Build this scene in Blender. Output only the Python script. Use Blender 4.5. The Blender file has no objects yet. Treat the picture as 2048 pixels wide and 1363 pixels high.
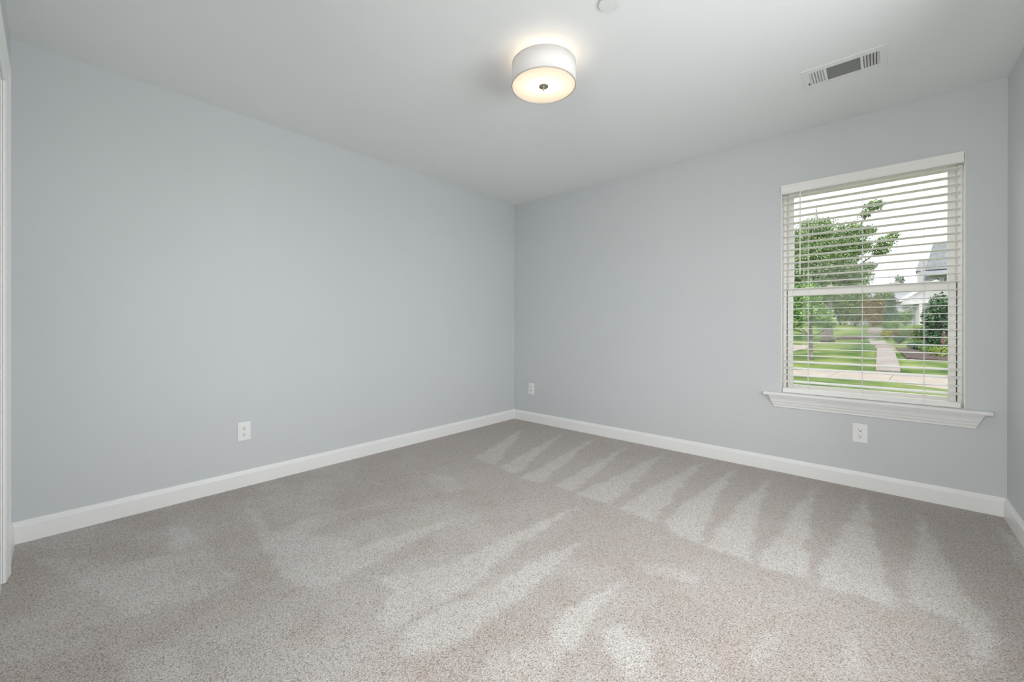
import bpy, bmesh, math, random
import numpy as np
from mathutils import Vector, Matrix

random.seed(7)
C = bpy.context.scene.collection
scene = bpy.context.scene
PI = math.pi

# ------------------------------------------------------------------ room size (metres)
RW, RL, RH = 3.65, 3.667, 2.44          # width along X, length along -Y, ceiling height
# left wall x = 0, far (window) wall y = 0, right wall x = RW, near wall y = -RL

# ------------------------------------------------------------------ camera
cam_d = bpy.data.cameras.new('camera')
cam = bpy.data.objects.new('camera', cam_d)
C.objects.link(cam)
cam_d.sensor_fit = 'HORIZONTAL'
cam_d.sensor_width = 36.0
cam_d.lens = 36.0 * 822.5 / 2048.0
cam_d.shift_y = -29.67 / 2048.0
cam_d.clip_start = 0.01
cam_d.clip_end = 600
YAW, PITCH, ROLL = 0.72967, -0.00099, 0.00113
r0 = Vector((math.cos(YAW), math.sin(YAW), 0)); fw = Vector((-math.sin(YAW), math.cos(YAW), 0)); up = Vector((0, 0, 1))
fw2 = fw * math.cos(PITCH) + up * math.sin(PITCH)
up2 = up * math.cos(PITCH) - fw * math.sin(PITCH)
r2 = r0 * math.cos(ROLL) + up2 * math.sin(ROLL)
up3 = up2 * math.cos(ROLL) - r0 * math.sin(ROLL)
M = Matrix((r2, up3, -fw2)).transposed().to_4x4()
M.translation = Vector((3.12237, -3.53204, 1.05847))
cam.matrix_world = M
scene.camera = cam

# ------------------------------------------------------------------ world, sun, big lights, exposure
scene.view_settings.view_transform = 'Standard'
scene.view_settings.look = 'None'
scene.view_settings.exposure = 0.0
scene.view_settings.gamma = 1.0
scene.view_settings.use_curve_mapping = False
scene.cycles.max_bounces = 14
scene.cycles.diffuse_bounces = 8
scene.cycles.transparent_max_bounces = 24
scene.cycles.sample_clamp_indirect = 6.0

world = bpy.data.worlds.new('overcast_sky')
scene.world = world
world.use_nodes = True
wn = world.node_tree.nodes; wl = world.node_tree.links
wn.clear()
wo = wn.new('ShaderNodeOutputWorld'); wb = wn.new('ShaderNodeBackground')
wg = wn.new('ShaderNodeNewGeometry'); ws = wn.new('ShaderNodeSeparateXYZ'); wr = wn.new('ShaderNodeValToRGB')
wr.color_ramp.elements[0].position = 0.0; wr.color_ramp.elements[0].color = (0.13, 0.135, 0.12, 1)     # ground below the horizon
wr.color_ramp.elements[1].position = 0.72; wr.color_ramp.elements[1].color = (1.0, 1.0, 1.0, 1)        # bright overcast
e_ = wr.color_ramp.elements.new(0.49); e_.color = (0.13, 0.135, 0.12, 1)
e_ = wr.color_ramp.elements.new(0.50); e_.color = (0.88, 0.92, 0.97, 1)
wt = wn.new('ShaderNodeTexCoord')
wm = wn.new('ShaderNodeMapRange'); wm.inputs['From Min'].default_value = -1; wm.inputs['From Max'].default_value = 1
wl.new(wt.outputs['Generated'], ws.inputs[0]); wl.new(ws.outputs['Z'], wm.inputs['Value']); wl.new(wm.outputs['Result'], wr.inputs['Fac'])
wl.new(wr.outputs['Color'], wb.inputs['Color']); wb.inputs['Strength'].default_value = 2.2
wl.new(wb.outputs[0], wo.inputs['Surface'])

sun_d = bpy.data.lights.new('sun', 'SUN'); sun_d.energy = 2.1; sun_d.angle = math.radians(12); sun_d.color = (1.0, 0.95, 0.86)
sun = bpy.data.objects.new('sun', sun_d); C.objects.link(sun)
sun.rotation_euler = Vector((0.06, 0.75, -1.0)).to_track_quat('-Z', 'Y').to_euler()

def area(name, loc, direction, sx, sy, power, col):
    d = bpy.data.lights.new(name, 'AREA'); d.shape = 'RECTANGLE'; d.size = sx; d.size_y = sy
    d.energy = power; d.color = col
    o = bpy.data.objects.new(name, d); C.objects.link(o)
    o.location = loc; o.rotation_euler = Vector(direction).to_track_quat('-Z', 'Z').to_euler()
    return o
# added fill lights, shining in through added unseen openings in right and near walls
area('added_fill_right', (RW+0.8, -1.95, 1.7), (-1, 0, -0.1), 2.6, 1.8, 107, (0.95, 0.98, 1.0))
area('added_fill_near', (2.70, -RL-1.1, 1.4), (0, 1, 0), 1.8, 1.4, 50, (1.0, 0.985, 0.96))


# ------------------------------------------------------------------ helpers
def link(o, parent=None):
    C.objects.link(o)
    if parent is not None:
        o.parent = parent
    return o
def tag(o, label=None, cat=None, group=None, kind=None):
    if label: o['label'] = label
    if cat: o['category'] = cat
    if group: o['group'] = group
    if kind: o['kind'] = kind
    return o
def thing(name, label, cat, loc=(0, 0, 0), group=None):
    o = bpy.data.objects.new(name, None); o.empty_display_size = 0.05
    o.location = loc; C.objects.link(o)
    return tag(o, label, cat, group)
def obj(name, bm, mat, parent=None, smooth=False):
    me = bpy.data.meshes.new(name)
    bmesh.ops.recalc_face_normals(bm, faces=bm.faces[:])
    bm.to_mesh(me); bm.free()
    me.materials.append(mat)
    if smooth:
        for p in me.polygons: p.use_smooth = True
    return link(bpy.data.objects.new(name, me), parent)
def struct(name, bm, mat, label, cat, parent=None, smooth=False):
    o = obj(name, bm, mat, parent, smooth)
    if parent is None: tag(o, label, cat, kind='structure')
    return o
def box(bm, x0, x1, y0, y1, z0, z1, bev=0.0):
    b = bmesh.new()
    bmesh.ops.create_cube(b, size=1)
    bmesh.ops.scale(b, vec=(abs(x1-x0), abs(y1-y0), abs(z1-z0)), verts=b.verts)
    bmesh.ops.translate(b, vec=((x0+x1)/2, (y0+y1)/2, (z0+z1)/2), verts=b.verts)
    if bev > 0:
        bmesh.ops.bevel(b, geom=b.edges[:], offset=bev, segments=2, affect='EDGES', profile=0.5)
    me = bpy.data.meshes.new('tmp'); b.to_mesh(me); b.free(); bm.from_mesh(me); bpy.data.meshes.remove(me)
    return bm
def boxes(*bs, bev=0.0):
    bm = bmesh.new()
    for q in bs: box(bm, *q, bev=bev)
    return bm
def loft(bm, rings, closed=True, cap=True):
    """rings: list of lists of 3D points, same length"""
    vs = [[bm.verts.new(p) for p in r] for r in rings]
    n = len(rings[0])
    for a, b in zip(vs[:-1], vs[1:]):
        for i in range(n if closed else n-1):
            j = (i+1) % n
            bm.faces.new((a[i], a[j], b[j], b[i]))
    if cap and closed:
        bm.faces.new(vs[0][::-1]); bm.faces.new(vs[-1])
    return bm
def lathe(bm, prof, cx, cy, n=48, cap=False):
    """prof: list of (r, z); open profile turned about the vertical at cx, cy"""
    rings = []
    for k in range(n):
        a = 2*PI*k/n
        rings.append([bm.verts.new((cx+r*math.cos(a), cy+r*math.sin(a), z)) for r, z in prof])
    for k in range(n):
        a, b = rings[k], rings[(k+1) % n]
        for i in range(len(prof)-1):
            bm.faces.new((a[i], b[i], b[i+1], a[i+1]))
    bmesh.ops.remove_doubles(bm, verts=bm.verts, dist=1e-6)
    bmesh.ops.holes_fill(bm, edges=[e for e in bm.edges if e.is_boundary], sides=0) if cap else None
    return bm
def tube(bm, pts, rad, n=8):
    pts = [Vector(p) for p in pts]
    rads = rad if isinstance(rad, (list, tuple)) else [rad]*len(pts)
    rings = []
    for i, p in enumerate(pts):
        t = (pts[min(i+1, len(pts)-1)] - pts[max(i-1, 0)]).normalized()
        a = t.orthogonal().normalized() if abs(t.z) < 0.9 else Vector((1, 0, 0)).cross(t).normalized()
        b = t.cross(a).normalized()
        rings.append([p + (a*math.cos(2*PI*k/n) + b*math.sin(2*PI*k/n))*rads[i] for k in range(n)])
    return loft(bm, rings)

# ------------------------------------------------------------------ materials
def mat(name, col, rough=0.5, metal=0.0, spec=0.5):
    m = bpy.data.materials.new(name); m.use_nodes = True
    b = m.node_tree.nodes['Principled BSDF']
    b.inputs['Base Color'].default_value = (*col, 1); b.inputs['Roughness'].default_value = rough
    b.inputs['Metallic'].default_value = metal; b.inputs['Specular IOR Level'].default_value = spec
    return m
def nodes(m): return m.node_tree.nodes, m.node_tree.links, m.node_tree.nodes['Principled BSDF']
def noisy(name, c1, c2, scale, rough=0.6, bump=0.0, bscale=None, detail=3, spec=0.4, coord='Object'):
    m = mat(name, c1, rough, 0, spec); N, L, b = nodes(m)
    tc = N.new('ShaderNodeTexCoord'); nt = N.new('ShaderNodeTexNoise'); nt.inputs['Scale'].default_value = scale; nt.inputs['Detail'].default_value = detail
    L.new(tc.outputs[coord], nt.inputs['Vector'])
    cr = N.new('ShaderNodeValToRGB'); cr.color_ramp.elements[0].position = 0.35; cr.color_ramp.elements[1].position = 0.65
    cr.color_ramp.elements[0].color = (*c1, 1); cr.color_ramp.elements[1].color = (*c2, 1)
    L.new(nt.outputs['Fac'], cr.inputs['Fac']); L.new(cr.outputs['Color'], b.inputs['Base Color'])
    if bump > 0:
        n2 = N.new('ShaderNodeTexNoise'); n2.inputs['Scale'].default_value = bscale or scale; n2.inputs['Detail'].default_value = 4
        L.new(tc.outputs[coord], n2.inputs['Vector'])
        bp = N.new('ShaderNodeBump'); bp.inputs['Strength'].default_value = bump; bp.inputs['Distance'].default_value = 0.002
        L.new(n2.outputs['Fac'], bp.inputs['Height']); L.new(bp.outputs['Normal'], b.inputs['Normal'])
    return m

M_wall = noisy('wall_paint', (0.606, 0.628, 0.637), (0.618, 0.639, 0.648), 1.2, 0.5, 0.03, 350, spec=0.4)
M_ceil = noisy('ceiling_paint', (0.83, 0.845, 0.845), (0.845, 0.86, 0.86), 1.0, 0.9, 0.05, 300, spec=0.1)
M_trim = mat('white_trim_paint', (0.86, 0.86, 0.85), 0.32, 0, 0.4)
M_vinyl = mat('white_window_vinyl', (0.90, 0.89, 0.86), 0.35)
M_blind = mat('white_faux_wood', (0.87, 0.86, 0.835), 0.4)
M_cord = mat('white_cord', (0.82, 0.82, 0.80), 0.8)
M_plate = mat('white_plastic', (0.87, 0.87, 0.86), 0.3)
M_dark = mat('dark_slot', (0.02, 0.02, 0.02), 0.6)
M_track = mat('grey_weatherstrip', (0.10, 0.10, 0.095), 0.8)
M_metal = mat('brushed_nickel', (0.46, 0.42, 0.36), 0.3, 1.0)
M_vent = mat('white_enamel', (0.80, 0.81, 0.80), 0.4)
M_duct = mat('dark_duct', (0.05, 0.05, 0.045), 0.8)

M_glass = bpy.data.materials.new('window_glass'); M_glass.use_nodes = True
N = M_glass.node_tree.nodes; L = M_glass.node_tree.links; N.clear()
o_ = N.new('ShaderNodeOutputMaterial'); mx = N.new('ShaderNodeMixShader'); tr = N.new('ShaderNodeBsdfTransparent'); gl = N.new('ShaderNodeBsdfGlossy')
tr.inputs['Color'].default_value = (0.97, 0.97, 0.97, 1); gl.inputs['Roughness'].default_value = 0.02
fr = N.new('ShaderNodeFresnel'); fr.inputs['IOR'].default_value = 1.2
L.new(fr.outputs[0], mx.inputs[0]); L.new(tr.outputs[0], mx.inputs[1]); L.new(gl.outputs[0], mx.inputs[2]); L.new(mx.outputs[0], o_.inputs['Surface'])

def translucent(name, col, amount, rough=0.7):
    m = bpy.data.materials.new(name); m.use_nodes = True
    n = m.node_tree.nodes; l = m.node_tree.links; n.clear()
    o = n.new('ShaderNodeOutputMaterial'); x = n.new('ShaderNodeMixShader'); d = n.new('ShaderNodeBsdfDiffuse'); t = n.new('ShaderNodeBsdfTranslucent')
    d.inputs['Color'].default_value = (*col, 1); t.inputs['Color'].default_value = (*col, 1)
    x.inputs[0].default_value = amount
    l.new(d.outputs[0], x.inputs[1]); l.new(t.outputs[0], x.inputs[2]); l.new(x.outputs[0], o.inputs['Surface'])
    return m
M_shade = translucent('white_linen_shade', (0.88, 0.855, 0.84), 0.05)
M_diff = translucent('frosted_diffuser', (0.95, 0.93, 0.89), 0.7)
M_rim = mat('shade_rim_fabric', (0.66, 0.63, 0.60), 0.8)

# carpet: speckled cut pile; the vacuum passes (pile laid one way or the other) are in the vertex attribute "pile"
M_carpet = bpy.data.materials.new('cut_pile_carpet'); M_carpet.use_nodes = True
N, L, B = nodes(M_carpet)
B.inputs['Roughness'].default_value = 1.0; B.inputs['Specular IOR Level'].default_value = 0.0
try:
    B.inputs['Sheen Weight'].default_value = 0.15
    B.inputs['Sheen Roughness'].default_value = 0.5
except Exception: pass
tc = N.new('ShaderNodeTexCoord')
n1 = N.new('ShaderNodeTexNoise'); n1.inputs['Scale'].default_value = 205; n1.inputs['Detail'].default_value = 3.0; n1.inputs['Roughness'].default_value = 0.85
v1 = N.new('ShaderNodeTexVoronoi'); v1.inputs['Scale'].default_value = 260
n3 = N.new('ShaderNodeTexNoise'); n3.inputs['Scale'].default_value = 7; n3.inputs['Detail'].default_value = 4
for q in (n1, v1, n3): L.new(tc.outputs['Object'], q.inputs['Vector'])
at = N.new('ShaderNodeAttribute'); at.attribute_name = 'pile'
rampD = N.new('ShaderNodeValToRGB'); rampL = N.new('ShaderNodeValToRGB')
def ramp(r, stops):
    e = r.color_ramp.elements
    while len(e) < len(stops): e.new(0.5)
    for k, (p, c) in enumerate(stops): e[k].position = p; e[k].color = (*c, 1)
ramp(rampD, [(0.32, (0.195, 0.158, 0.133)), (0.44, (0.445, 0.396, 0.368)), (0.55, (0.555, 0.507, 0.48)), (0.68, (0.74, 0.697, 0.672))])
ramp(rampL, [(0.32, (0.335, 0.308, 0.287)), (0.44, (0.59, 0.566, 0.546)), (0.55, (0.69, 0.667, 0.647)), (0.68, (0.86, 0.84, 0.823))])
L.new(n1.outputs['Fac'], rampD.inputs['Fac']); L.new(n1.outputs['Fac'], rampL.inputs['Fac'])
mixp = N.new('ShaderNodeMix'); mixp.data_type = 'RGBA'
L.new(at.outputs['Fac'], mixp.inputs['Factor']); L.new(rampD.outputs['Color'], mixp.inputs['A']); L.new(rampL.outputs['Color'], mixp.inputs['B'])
# single darker / tan tufts
vr = N.new('ShaderNodeValToRGB'); ramp(vr, [(0.0, (0.56, 0.50, 0.44)), (0.20, (0.84, 0.81, 0.77)), (0.4, (1, 1, 1)), (0.8, (1.04, 1.04, 1.04)), (1.0, (1.2, 1.2, 1.2))])
vs_ = N.new('ShaderNodeSeparateColor'); L.new(v1.outputs['Color'], vs_.inputs[0]); L.new(vs_.outputs[0], vr.inputs['Fac'])
mul = N.new('ShaderNodeMix'); mul.data_type = 'RGBA'; mul.blend_type = 'MULTIPLY'; mul.inputs['Factor'].default_value = 1.0
tan = N.new('ShaderNodeMix'); tan.data_type = 'RGBA'; tan.blend_type = 'MULTIPLY'
tr_ = N.new('ShaderNodeValToRGB'); ramp(tr_, [(0.52, (0, 0, 0)), (0.75, (0.7, 0.7, 0.7))]); L.new(n3.outputs['Fac'], tr_.inputs['Fac']); L.new(tr_.outputs['Color'], tan.inputs['Factor'])
L.new(mixp.outputs['Result'], tan.inputs['A']); tan.inputs['B'].default_value = (0.96, 0.91, 0.85, 1)
L.new(tan.outputs['Result'], mul.inputs['A']); L.new(vr.outputs['Color'], mul.inputs['B'])
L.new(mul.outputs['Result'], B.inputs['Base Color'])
ad = N.new('ShaderNodeMath'); ad.operation = 'ADD'; L.new(n1.outputs['Fac'], ad.inputs[0]); L.new(v1.outputs['Distance'], ad.inputs[1])
bp = N.new('ShaderNodeBump'); bp.inputs['Strength'].default_value = 0.7; bp.inputs['Distance'].default_value = 0.004
L.new(ad.outputs[0], bp.inputs['Height']); L.new(bp.outputs['Normal'], B.inputs['Normal'])

# ------------------------------------------------------------------ room shell
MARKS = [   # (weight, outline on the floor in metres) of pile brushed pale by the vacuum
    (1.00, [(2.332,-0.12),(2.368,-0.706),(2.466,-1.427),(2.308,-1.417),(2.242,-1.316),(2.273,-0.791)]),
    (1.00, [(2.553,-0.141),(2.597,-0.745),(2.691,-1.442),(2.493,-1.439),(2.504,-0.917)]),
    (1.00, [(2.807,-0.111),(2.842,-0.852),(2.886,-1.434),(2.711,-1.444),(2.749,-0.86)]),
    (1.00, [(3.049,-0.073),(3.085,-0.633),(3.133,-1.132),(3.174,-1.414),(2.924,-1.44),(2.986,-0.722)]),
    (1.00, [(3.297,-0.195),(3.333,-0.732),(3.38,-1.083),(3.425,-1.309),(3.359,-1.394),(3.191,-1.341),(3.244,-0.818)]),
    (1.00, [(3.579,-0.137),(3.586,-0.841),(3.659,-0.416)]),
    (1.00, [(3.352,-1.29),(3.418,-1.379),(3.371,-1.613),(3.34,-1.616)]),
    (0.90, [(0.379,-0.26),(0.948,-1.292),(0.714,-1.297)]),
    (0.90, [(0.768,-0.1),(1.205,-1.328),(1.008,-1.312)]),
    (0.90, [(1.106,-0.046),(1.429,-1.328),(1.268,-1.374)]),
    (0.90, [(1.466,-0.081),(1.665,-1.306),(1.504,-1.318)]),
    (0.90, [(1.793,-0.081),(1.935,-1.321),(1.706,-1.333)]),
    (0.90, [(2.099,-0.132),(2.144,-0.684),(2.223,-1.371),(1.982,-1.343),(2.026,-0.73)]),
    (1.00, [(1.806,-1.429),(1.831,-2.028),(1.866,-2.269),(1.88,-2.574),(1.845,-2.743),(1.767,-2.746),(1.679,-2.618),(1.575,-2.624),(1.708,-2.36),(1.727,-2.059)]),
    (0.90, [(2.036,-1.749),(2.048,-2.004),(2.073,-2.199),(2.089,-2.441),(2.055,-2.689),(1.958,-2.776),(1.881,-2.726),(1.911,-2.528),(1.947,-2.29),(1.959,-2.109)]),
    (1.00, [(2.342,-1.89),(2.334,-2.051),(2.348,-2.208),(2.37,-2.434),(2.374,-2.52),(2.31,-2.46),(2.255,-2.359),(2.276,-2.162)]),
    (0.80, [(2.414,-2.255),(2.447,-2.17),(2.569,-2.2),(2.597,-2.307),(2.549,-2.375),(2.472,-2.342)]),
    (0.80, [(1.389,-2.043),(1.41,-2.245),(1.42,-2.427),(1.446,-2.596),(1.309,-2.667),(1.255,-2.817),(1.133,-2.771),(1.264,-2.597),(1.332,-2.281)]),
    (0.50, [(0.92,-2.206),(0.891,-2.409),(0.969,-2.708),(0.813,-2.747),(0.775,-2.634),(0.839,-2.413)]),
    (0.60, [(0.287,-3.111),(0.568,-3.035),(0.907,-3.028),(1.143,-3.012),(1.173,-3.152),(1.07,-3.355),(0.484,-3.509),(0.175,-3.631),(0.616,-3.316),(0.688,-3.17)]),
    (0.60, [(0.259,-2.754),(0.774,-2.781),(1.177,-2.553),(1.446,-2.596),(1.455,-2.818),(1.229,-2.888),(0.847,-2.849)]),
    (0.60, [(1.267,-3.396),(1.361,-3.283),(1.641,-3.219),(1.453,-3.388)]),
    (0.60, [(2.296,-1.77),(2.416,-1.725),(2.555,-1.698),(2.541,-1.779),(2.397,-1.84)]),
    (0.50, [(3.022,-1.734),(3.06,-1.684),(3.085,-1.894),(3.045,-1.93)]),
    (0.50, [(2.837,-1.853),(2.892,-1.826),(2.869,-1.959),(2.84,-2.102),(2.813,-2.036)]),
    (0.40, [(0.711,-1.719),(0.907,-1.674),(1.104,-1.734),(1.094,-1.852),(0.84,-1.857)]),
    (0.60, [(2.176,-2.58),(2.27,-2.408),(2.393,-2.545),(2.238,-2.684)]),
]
# floor: carpet grid with the vacuum marks
gx, gy = 366, 368
xs = np.linspace(0, RW, gx); ys = np.linspace(-RL, 0, gy)
X, Y = np.meshgrid(xs, ys, indexing='ij')
rng = np.random.default_rng(3)
def vnoise(freq, seed):
    """smooth value noise on the grid"""
    r = np.random.default_rng(seed); n = 64
    g = r.random((n, n)); u = (X*freq) % (n-1); v = ((Y+10)*freq) % (n-1)
    i = u.astype(int); j = v.astype(int); fu = u-i; fv = v-j
    fu = fu*fu*(3-2*fu); fv = fv*fv*(3-2*fv)
    return (g[i, j]*(1-fu)+g[i+1, j]*fu)*(1-fv)+(g[i, j+1]*(1-fu)+g[i+1, j+1]*fu)*fv
def inside(poly, px, py):
    r = np.zeros(px.shape, bool); n = len(poly)
    for i in range(n):
        x1, y1 = poly[i]; x2, y2 = poly[(i+1) % n]
        c = ((y1 > py) != (y2 > py)) & (px < (x2-x1)*(py-y1)/((y2-y1) if abs(y2-y1) > 1e-9 else 1e-9)+x1)
        r ^= c
    return r
jx = X + (vnoise(16, 1)-0.5)*0.035; jy = Y + (vnoise(16, 2)-0.5)*0.035
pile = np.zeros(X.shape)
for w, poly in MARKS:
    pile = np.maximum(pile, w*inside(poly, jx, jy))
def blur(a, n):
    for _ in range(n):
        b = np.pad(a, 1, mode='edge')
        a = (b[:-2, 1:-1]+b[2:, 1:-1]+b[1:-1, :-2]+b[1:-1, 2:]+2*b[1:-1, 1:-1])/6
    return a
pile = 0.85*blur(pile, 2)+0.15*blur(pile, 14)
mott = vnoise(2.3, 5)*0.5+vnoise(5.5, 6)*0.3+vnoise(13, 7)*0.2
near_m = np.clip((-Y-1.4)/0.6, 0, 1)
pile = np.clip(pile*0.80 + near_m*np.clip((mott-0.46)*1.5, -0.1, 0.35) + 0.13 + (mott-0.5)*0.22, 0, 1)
co = np.stack([X, Y, np.zeros_like(X)], -1).reshape(-1, 3)
I, J = np.meshgrid(np.arange(gx-1), np.arange(gy-1), indexing='ij')
a_ = (I*gy+J).ravel()
faces = np.stack([a_, a_+gy, a_+gy+1, a_+1], -1)
me = bpy.data.meshes.new('floor')
me.from_pydata(co.tolist(), [], faces.tolist())
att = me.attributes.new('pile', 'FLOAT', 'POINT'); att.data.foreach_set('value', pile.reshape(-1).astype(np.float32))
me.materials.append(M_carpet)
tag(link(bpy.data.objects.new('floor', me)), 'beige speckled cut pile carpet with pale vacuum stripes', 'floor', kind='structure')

T = 0.16
# window opening in the far wall
WX0, WX1, WZ0, WZ1 = 2.587, 3.492, 0.558, 2.072
# the ceiling slab is open above the air register and runs on unseen past the near wall, extended to block the sun
HX0, HX1, HY0, HY1 = 2.830, 3.120, -0.770, -0.628
struct('ceiling', boxes((-T, HX0, -6.6, T, RH, RH+0.15), (HX1, RW+T, -6.6, T, RH, RH+0.15), (HX0, HX1, -6.6, HY0, RH, RH+0.15), (HX0, HX1, HY1, T, RH, RH+0.15)),
       M_ceil, 'flat white painted ceiling', 'ceiling')
struct('wall_left', boxes((-T, 0, -RL-T, T, -0.02, RH)), M_wall, 'long plain blue-grey painted wall on the left', 'wall')
struct('wall_far', boxes((0, WX0, 0, T, -0.02, RH), (WX1, RW, 0, T, -0.02, RH), (WX0, WX1, 0, T, -0.02, WZ0), (WX0, WX1, 0, T, WZ1, RH)),
       M_wall, 'blue-grey painted wall with the window in it', 'wall')
# right wall, and near wall with door at left; unseen openings added for fill
struct('wall_right', boxes((RW, RW+T, -1.30, T, -0.02, RH), (RW, RW+T, -RL-T, -2.80, -0.02, RH), (RW, RW+T, -2.80, -1.30, -0.02, 0.65), (RW, RW+T, -2.80, -1.30, 2.05, RH)),
       M_wall, 'blue-grey painted wall at the right edge', 'wall')
struct('wall_near', boxes((0, 0.445-0.02, -RL-T, -RL, -0.02, RH), (1.26+0.02, 2.25, -RL-T, -RL, -0.02, RH), (0.445-0.02, 1.26+0.02, -RL-T, -RL, 2.08, RH), (3.45, RW, -RL-T, -RL, -0.02, RH), (2.25, 3.45, -RL-T, -RL, 2.12, RH)),
       M_wall, 'blue-grey painted wall around the white door', 'wall')

# baseboards: flat board with an eased cap
BH, BT = 0.105, 0.014
PROF = [(0.0, -0.01), (BT, -0.01), (BT, BH-0.024), (BT-0.001, BH-0.020), (BT-0.005, BH-0.014), (BT-0.0065, BH-0.006), (BT-0.009, BH-0.001), (0.0, BH)]
def baseboard(name, label, p0, p1, inward, m0=1, m1=1):
    """runs from p0 to p1 along a wall, mitred at inside corners"""
    p0 = Vector((*p0, 0)); p1 = Vector((*p1, 0)); d = (p1-p0).normalized(); n = Vector((*inward, 0))
    bm = bmesh.new()
    loft(bm, [[p0+n*t+d*t*m0+up*z for t, z in PROF], [p1+n*t-d*t*m1+up*z for t, z in PROF]])
    return struct(name, bm, M_trim, label, 'baseboard')
baseboard('baseboard_left', 'white baseboard along the long left wall', (0, -RL), (0, 0), (1, 0))
baseboard('baseboard_far', 'white baseboard along the wall under the window', (0, 0), (RW, 0), (0, -1))
baseboard('baseboard_right', 'white baseboard along the right wall', (RW, 0), (RW, -RL), (-1, 0))
baseboard('baseboard_near', 'short white baseboard between left corner and door casing', (0.355, -RL), (0, -RL), (0, 1), 0, 1)


# ------------------------------------------------------------------ door at the left, in the near wall
DX0, DX1, DZ = 0.445, 1.26, 2.06
door = tag(bpy.data.objects.new('door_1', None), 'white moulded door casing and door beside the left wall', 'door', kind='structure'); door.location = ((DX0+DX1)/2, -RL, 0); C.objects.link(door)
def at_root(o, root):
    o.matrix_parent_inverse = Matrix.Translation(root.location).inverted(); return o
CPROF = [(0.0, 0.0), (0.0, 0.006), (0.010, 0.0105), (0.018, 0.0095), (0.028, 0.011), (0.050, 0.0125), (0.062, 0.0155), (0.070, 0.018), (0.080, 0.0185), (0.086, 0.0165), (0.089, 0.012), (0.089, 0.0)]
bm = bmesh.new()
def casing_ring(fx, fz): return [Vector((fx(u), -RL+v, fz(u))) for u, v in CPROF]
rings = [casing_ring(lambda u: DX0-u, lambda u: 0.0), casing_ring(lambda u: DX0-u, lambda u: DZ+u),
         casing_ring(lambda u: DX1+u, lambda u: DZ+u), casing_ring(lambda u: DX1+u, lambda u: 0.0)]
loft(bm, rings)
at_root(obj('casing', bm, M_trim, door), door)
at_root(obj('jamb', boxes((DX0-0.02, DX0, -RL-0.12, -RL-0.001, 0, DZ+0.02), (DX1, DX1+0.02, -RL-0.12, -RL-0.001, 0, DZ+0.02), (DX0, DX1, -RL-0.12, -RL-0.001, DZ, DZ+0.02)), M_trim, door), door)
bm = boxes((DX0, DX1, -RL-0.045, -RL-0.004, 0.0, DZ))
for (z0, z1) in ((0.22, 0.92), (1.08, 1.92)):
    for (x0, x1) in ((DX0+0.12, DX0+0.37), (DX1-0.37, DX1-0.12)):
        box(bm, x0, x1, -RL-0.010, -RL-0.001, z0, z1, bev=0.003)
slab = at_root(obj('door_panel', bm, M_trim, door), door)
for z in (0.25, 1.05, 1.85):
    bm = bmesh.new(); tube(bm, [(DX1-0.002, -RL-0.002, z-0.045), (DX1-0.002, -RL-0.002, z+0.045)], 0.006, 12)
    k = obj('hinge', bm, M_metal, door, True); at_root(k, door)

# ------------------------------------------------------------------ window_1 : frame, sashes, sill and apron
win = tag(bpy.data.objects.new('window_1', None), 'white double hung vinyl window behind the open blind', 'window', kind='structure')
win.location = ((WX0+WX1)/2, 0, WZ0); C.objects.link(win)
def wpart(name, bm, m, parent=None, smooth=False):
    o = obj(name, bm, m, parent or win, smooth)
    o.matrix_parent_inverse = Matrix.Translation(win.location).inverted()
    return o
def frame_boxes(x0, x1, y0, y1, z0, z1, l, r, b, t):
    return [(x0, x0+l, y0, y1, z0, z1), (x1-r, x1, y0, y1, z0, z1), (x0+l, x1-r, y0, y1, z0, z0+b), (x0+l, x1-r, y0, y1, z1-t, z1)]
# white returns lining the opening
e = 0.004
wpart('reveal', boxes((WX0, WX0+e, 0.0, 0.07, WZ0, WZ1), (WX1-e, WX1, 0.0, 0.07, WZ0, WZ1), (WX0+e, WX1-e, 0.0, 0.07, WZ1-e, WZ1)), M_trim)
fx0, fx1, fz0, fz1 = WX0+e, WX1-e, 0.572, WZ1-e
wpart('frame', boxes(*frame_boxes(fx0, fx1, 0.070, 0.150, fz0, fz1, 0.020, 0.020, 0.030, 0.034),
      (fx0, fx0+0.030, 0.120, 0.150, fz0, fz1), (fx1-0.030, fx1, 0.120, 0.150, fz0, fz1), bev=0.002), M_vinyl)
sx0, sx1 = fx0+0.0245, fx1-0.0245
# dark gap of the side tracks beside the lower sash
wpart('weatherstrip', boxes((fx0+0.0195, sx0+0.001, 0.082, 0.118, fz0+0.028, 1.33), (sx1-0.001, fx1-0.0195, 0.082, 0.118, fz0+0.028, 1.33)), M_track)
up_s = wpart('upper_sash', boxes(*frame_boxes(sx0, sx1, 0.112, 0.140, 1.290, fz1-0.030, 0.034, 0.034, 0.045, 0.034), bev=0.003), M_vinyl)
g = obj('glass_pane', boxes((sx0+0.030, sx1-0.030, 0.124, 0.128, 1.33, fz1-0.060)), M_glass, up_s); g.matrix_parent_inverse = up_s.matrix_parent_inverse.copy()
g.parent = up_s; g.matrix_parent_inverse = Matrix.Identity(4)
lo_s = wpart('lower_sash', boxes(*frame_boxes(sx0, sx1, 0.078, 0.108, fz0+0.026, 1.330, 0.032, 0.032, 0.034, 0.050),
      (sx0+0.03, sx1-0.03, 0.070, 0.080, 1.318, 1.328), bev=0.003), M_vinyl)
g = obj('glass_pane', boxes((sx0+0.028, sx1-0.028, 0.092, 0.096, fz0+0.055, 1.285)), M_glass, lo_s)
g.matrix_parent_inverse = Matrix.Identity(4)
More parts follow.
